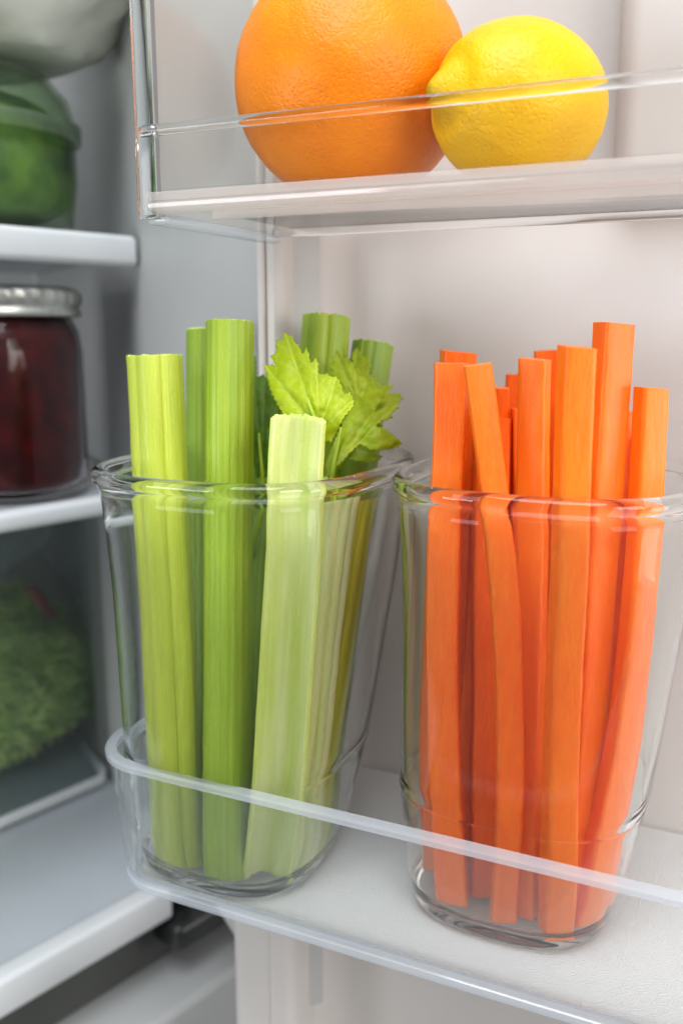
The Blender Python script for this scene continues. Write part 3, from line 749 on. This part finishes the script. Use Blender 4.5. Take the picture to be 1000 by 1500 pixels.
# ------------------------------------------------------------------ celery leaves
def leaf(outline, v0, m, label, root_px, tips, curl=.01, tilt=0.0, spacing=7.0, seed=0, stem=(-20, 120, .004)):
    xs = [(x / 4.167 + 360, y / 4.167 + 440) for x, y in outline]
    # subdivide outline with small teeth
    pts2 = []
    for i, a in enumerate(xs):
        b = xs[(i + 1) % len(xs)]; L_ = math.dist(a, b); k = max(1, int(L_ / 3.6))
        for j in range(k):
            t = j / k; nx, ny = (b[1] - a[1]) / L_, -(b[0] - a[0]) / L_
            w = (-1.5 if j % 2 else .5) if 0 < j else 0
            pts2.append(Vector((a[0] + (b[0] - a[0]) * t + nx * w, a[1] + (b[1] - a[1]) * t + ny * w)))
    n = len(pts2)
    def insid(x, y):
        c = False; j = n - 1
        for i in range(n):
            a, b = pts2[i], pts2[j]
            if (a.y > y) != (b.y > y) and x < (b.x - a.x) * (y - a.y) / (b.y - a.y) + a.x: c = not c
            j = i
        return c
    ins = []
    x0, x1 = min(p.x for p in pts2), max(p.x for p in pts2); y0, y1 = min(p.y for p in pts2), max(p.y for p in pts2)
    st = 2.6; y = y0; row = 0
    while y < y1:
        x = x0 + (st / 2 if row % 2 else 0)
        while x < x1:
            if insid(x, y) and min((p - Vector((x, y))).length for p in pts2) > 1.6: ins.append(Vector((x, y)))
            x += st
        y += st * .87; row += 1
    allp = pts2 + ins
    vs, es, fs, *_ = geometry.delaunay_2d_cdt(allp, [(i, (i + 1) % n) for i in range(n)], [], 1, 1e-4)
    rx, ry = root_px; tp = [(a / 4.167 + 360, b / 4.167 + 440) for a, b in tips]; rx, ry = rx / 4.167 + 360, ry / 4.167 + 440
    segs = [((rx, ry), t) for t in tp]
    for t in tp:  # side veins
        for f_ in (.35, .6, .8):
            bx_, by_ = rx + (t[0] - rx) * f_, ry + (t[1] - ry) * f_; dx, dy = (t[0] - rx) * .32, (t[1] - ry) * .32
            for sg in (-1, 1):
                ca, sa = math.cos(sg * .75), math.sin(sg * .75); segs.append(((bx_, by_), (bx_ + dx * ca - dy * sa, by_ + dx * sa + dy * ca)))
    def dseg(p, s):
        (ax, ay), (bx_, by_) = s; dx, dy = bx_ - ax, by_ - ay; t = max(0, min(1, ((p[0] - ax) * dx + (p[1] - ay) * dy) / (dx * dx + dy * dy + 1e-9)))
        return math.hypot(p[0] - ax - dx * t, p[1] - ay - dy * t)
    bm = bmesh.new(); vals = []; mm = []
    cxm, cym = (x0 + x1) / 2, (y0 + y1) / 2
    for p in vs:
        dm = min(dseg(p, s) for s in segs[:len(tp)]); ds = min(dseg(p, s) for s in segs[len(tp):])
        vein = max(math.exp(-(dm / 1.3) ** 2), .5 * math.exp(-(ds / .9) ** 2)); vals.append(min(1, vein))
        r2 = ((p.x - rx) ** 2 + (p.y - ry) ** 2) / 80 ** 2
        v = v0 + curl * r2 + tilt * (p.x - cxm) / 100 - .0011 * math.exp(-(dm / 6) ** 2) * -1 + .0022 * noise.noise(Vector((p.x * .03, p.y * .03, seed))) + .0005 * noise.noise(Vector((p.x * .10, p.y * .10, seed + 5)))
        mm.append(bm.verts.new(at_v(p.x, p.y, v)))
    for f in fs:
        c = sum((Vector(vs[i]) for i in f), Vector((0, 0))) / len(f)
        if insid(c.x, c.y):
            try: bm.faces.new([mm[i] for i in f])
            except ValueError: pass
    o = link('celery_leaf', bm, m)
    at = o.data.attributes.new('vein', 'FLOAT', 'POINT'); at.data.foreach_set('value', vals)
    r0 = at_v(rx, ry, v0 + .0012); dn = at_v(rx + stem[0], ry + stem[1], v0 + stem[2])
    sb = bmesh.new(); tube(sb, [at_v(rx + (tp[0][0] - rx) * .35, ry + (tp[0][1] - ry) * .35, v0 - .0004), r0, r0.lerp(dn, .5) + SX * .001, dn], lambda t: .0005 + .0011 * t, 8)
    st_ = link('stem', sb, cel_green, o)
    sol = o.modifiers.new('thickness', 'SOLIDIFY'); sol.thickness = .00045
    c = o.data.vertices[0].co.copy()
    for v in o.data.vertices: v.co -= c
    for v in st_.data.vertices: v.co -= c
    o.location = c
    return tag(o, label, 'celery leaf', 'celery leaves in the left glass')
LA = [(210,665),(150,545),(135,470),(108,395),(160,400),(165,390),(185,410),(155,340),(190,320),(185,250),(215,250),(240,185),(270,215),(290,225),(305,270),(325,270),(340,320),(350,330),(375,290),(390,330),(395,385),(430,350),(450,390),(440,440),(470,455),(500,445),(525,470),(555,462),(575,490),(590,540),(600,570),(640,560),(665,615),(660,650),(600,720),(520,870),(470,860),(430,800),(330,760),(250,720)]
LB_ = [(510,1040),(520,900),(600,740),(660,640),(655,560),(600,560),(570,500),(555,430),(580,380),(620,335),(650,390),(640,330),(680,285),(715,350),(740,330),(765,400),(745,450),(800,480),(810,520),(850,520),(890,515),(895,540),(870,570),(935,570),(960,605),(920,640),(935,660),(890,690),(895,720),(845,735),(790,770),(860,790),(900,830),(960,870),(930,900),(830,915),(750,910),(700,880),(640,930),(600,980),(560,1010),(545,1045)]
LC = [(20,330),(45,320),(65,350),(70,470),(110,450),(130,475),(150,520),(175,560),(215,665),(180,700),(170,850),(150,1083),(60,1083),(40,900),(30,700)]
leaf(LA, .262, leaf_lime, 'bright lime jagged celery leaf rising behind the short pale stick', (450, 800), [(240, 200), (120, 400), (430, 370), (550, 480), (650, 620)], curl=.006, seed=1)
leaf(LB_, .285, leaf_green, 'jagged celery leaf spreading to the right over the back sticks', (530, 1030), [(680, 300), (620, 350), (890, 525), (950, 605), (940, 885)], curl=.007, seed=2)
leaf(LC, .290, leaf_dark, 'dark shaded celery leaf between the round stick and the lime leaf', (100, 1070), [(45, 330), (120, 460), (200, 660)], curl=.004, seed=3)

def warp(o, sx, sy, dx, dy, sh=0): return [(x * sx + dx + sh * y, y * sy + dy) for x, y in o]
leaf(warp(LA, .62, .62, 395, 190, .06), .298, leaf_lime, 'small bright celery leaflet between the two big leaves', (690, 640), [(545, 310), (470, 440), (665, 415), (740, 490)], curl=.005, seed=4, stem=(-30, 90, .003))
leaf(warp(LB_, .80, .72, 70, 330), .300, leaf_green, 'lowest jagged celery leaf at right, dipping to the glass rim under the spreading leaf', (494, 1070), [(600, 560), (566, 580), (780, 700), (825, 765), (820, 960)], curl=.004, seed=8, stem=(-14, 60, .002))
leaf(warp(LA, .52, .58, 30, 300), .300, leaf_green, 'small celery leaflet low between the round stick and the lime leaf', (265, 760), [(155, 415), (90, 530), (255, 515), (320, 580)], curl=.004, seed=6, stem=(-10, 90, .002))
# ------------------------------------------------------------------ fruit
def fruit(name, cpx, cpy, dep, rx, ry, rz, m, label, cat, axis, nip):
    r_ = ray(cpx, cpy); d0 = r_.y * math.cos(_t) - r_.z * math.sin(_t); c = CO + r_ * (dep / d0)
    bm = bmesh.new(); bmesh.ops.create_icosphere(bm, subdivisions=7, radius=1)
    ax = axis.normalized(); q = ax.to_track_quat('Z', 'Y'); vals = []
    for v in bm.verts:
        d = v.co.normalized(); th = math.acos(max(-1, min(1, d.z)))
        r = Vector((d.x * rx, d.y * ry, d.z * rz))
        k = 1 + .012 * noise.noise(d * 2.1 + Vector((nip, 0, 3))) + .004 * noise.noise(d * 6)
        r *= k; s = 0
        if nip > 0:
            r.z += nip * (math.exp(-(th / .20) ** 2) + .55 * math.exp(-((math.pi - th) / .24) ** 2)) - nip * .35 * math.exp(-((th - .42) / .14) ** 2)
            s = max(.85 * math.exp(-(th / .075) ** 2), .35 * math.exp(-(th / .22) ** 2))
        else:
            r.z -= .0012 * math.exp(-(th / .12) ** 2); s = .8 * math.exp(-(th / .06) ** 2)
        v.co = q @ r; vals.append(s)
    o = link(name, bm, m); at = o.data.attributes.new('stem', 'FLOAT', 'POINT'); at.data.foreach_set('value', vals)
    zmin = min(v.co.z for v in o.data.vertices); o.location = (c.x, c.y, UZ - zmin + .0003)
    return tag(o, label, cat)
fruit('orange', 515, 90, .300, .0382, .0378, .0374, orange_mat, 'large whole orange with pitted peel in the upper bin', 'orange', Vector((-.2, .5, .85)), -1)
fruit('lemon', 759, 133, .272, .0240, .0236, .0268, lemon_mat, 'whole yellow lemon with its tip to the left, beside the orange', 'lemon', Vector((-.90, -.38, .08)), .0034)
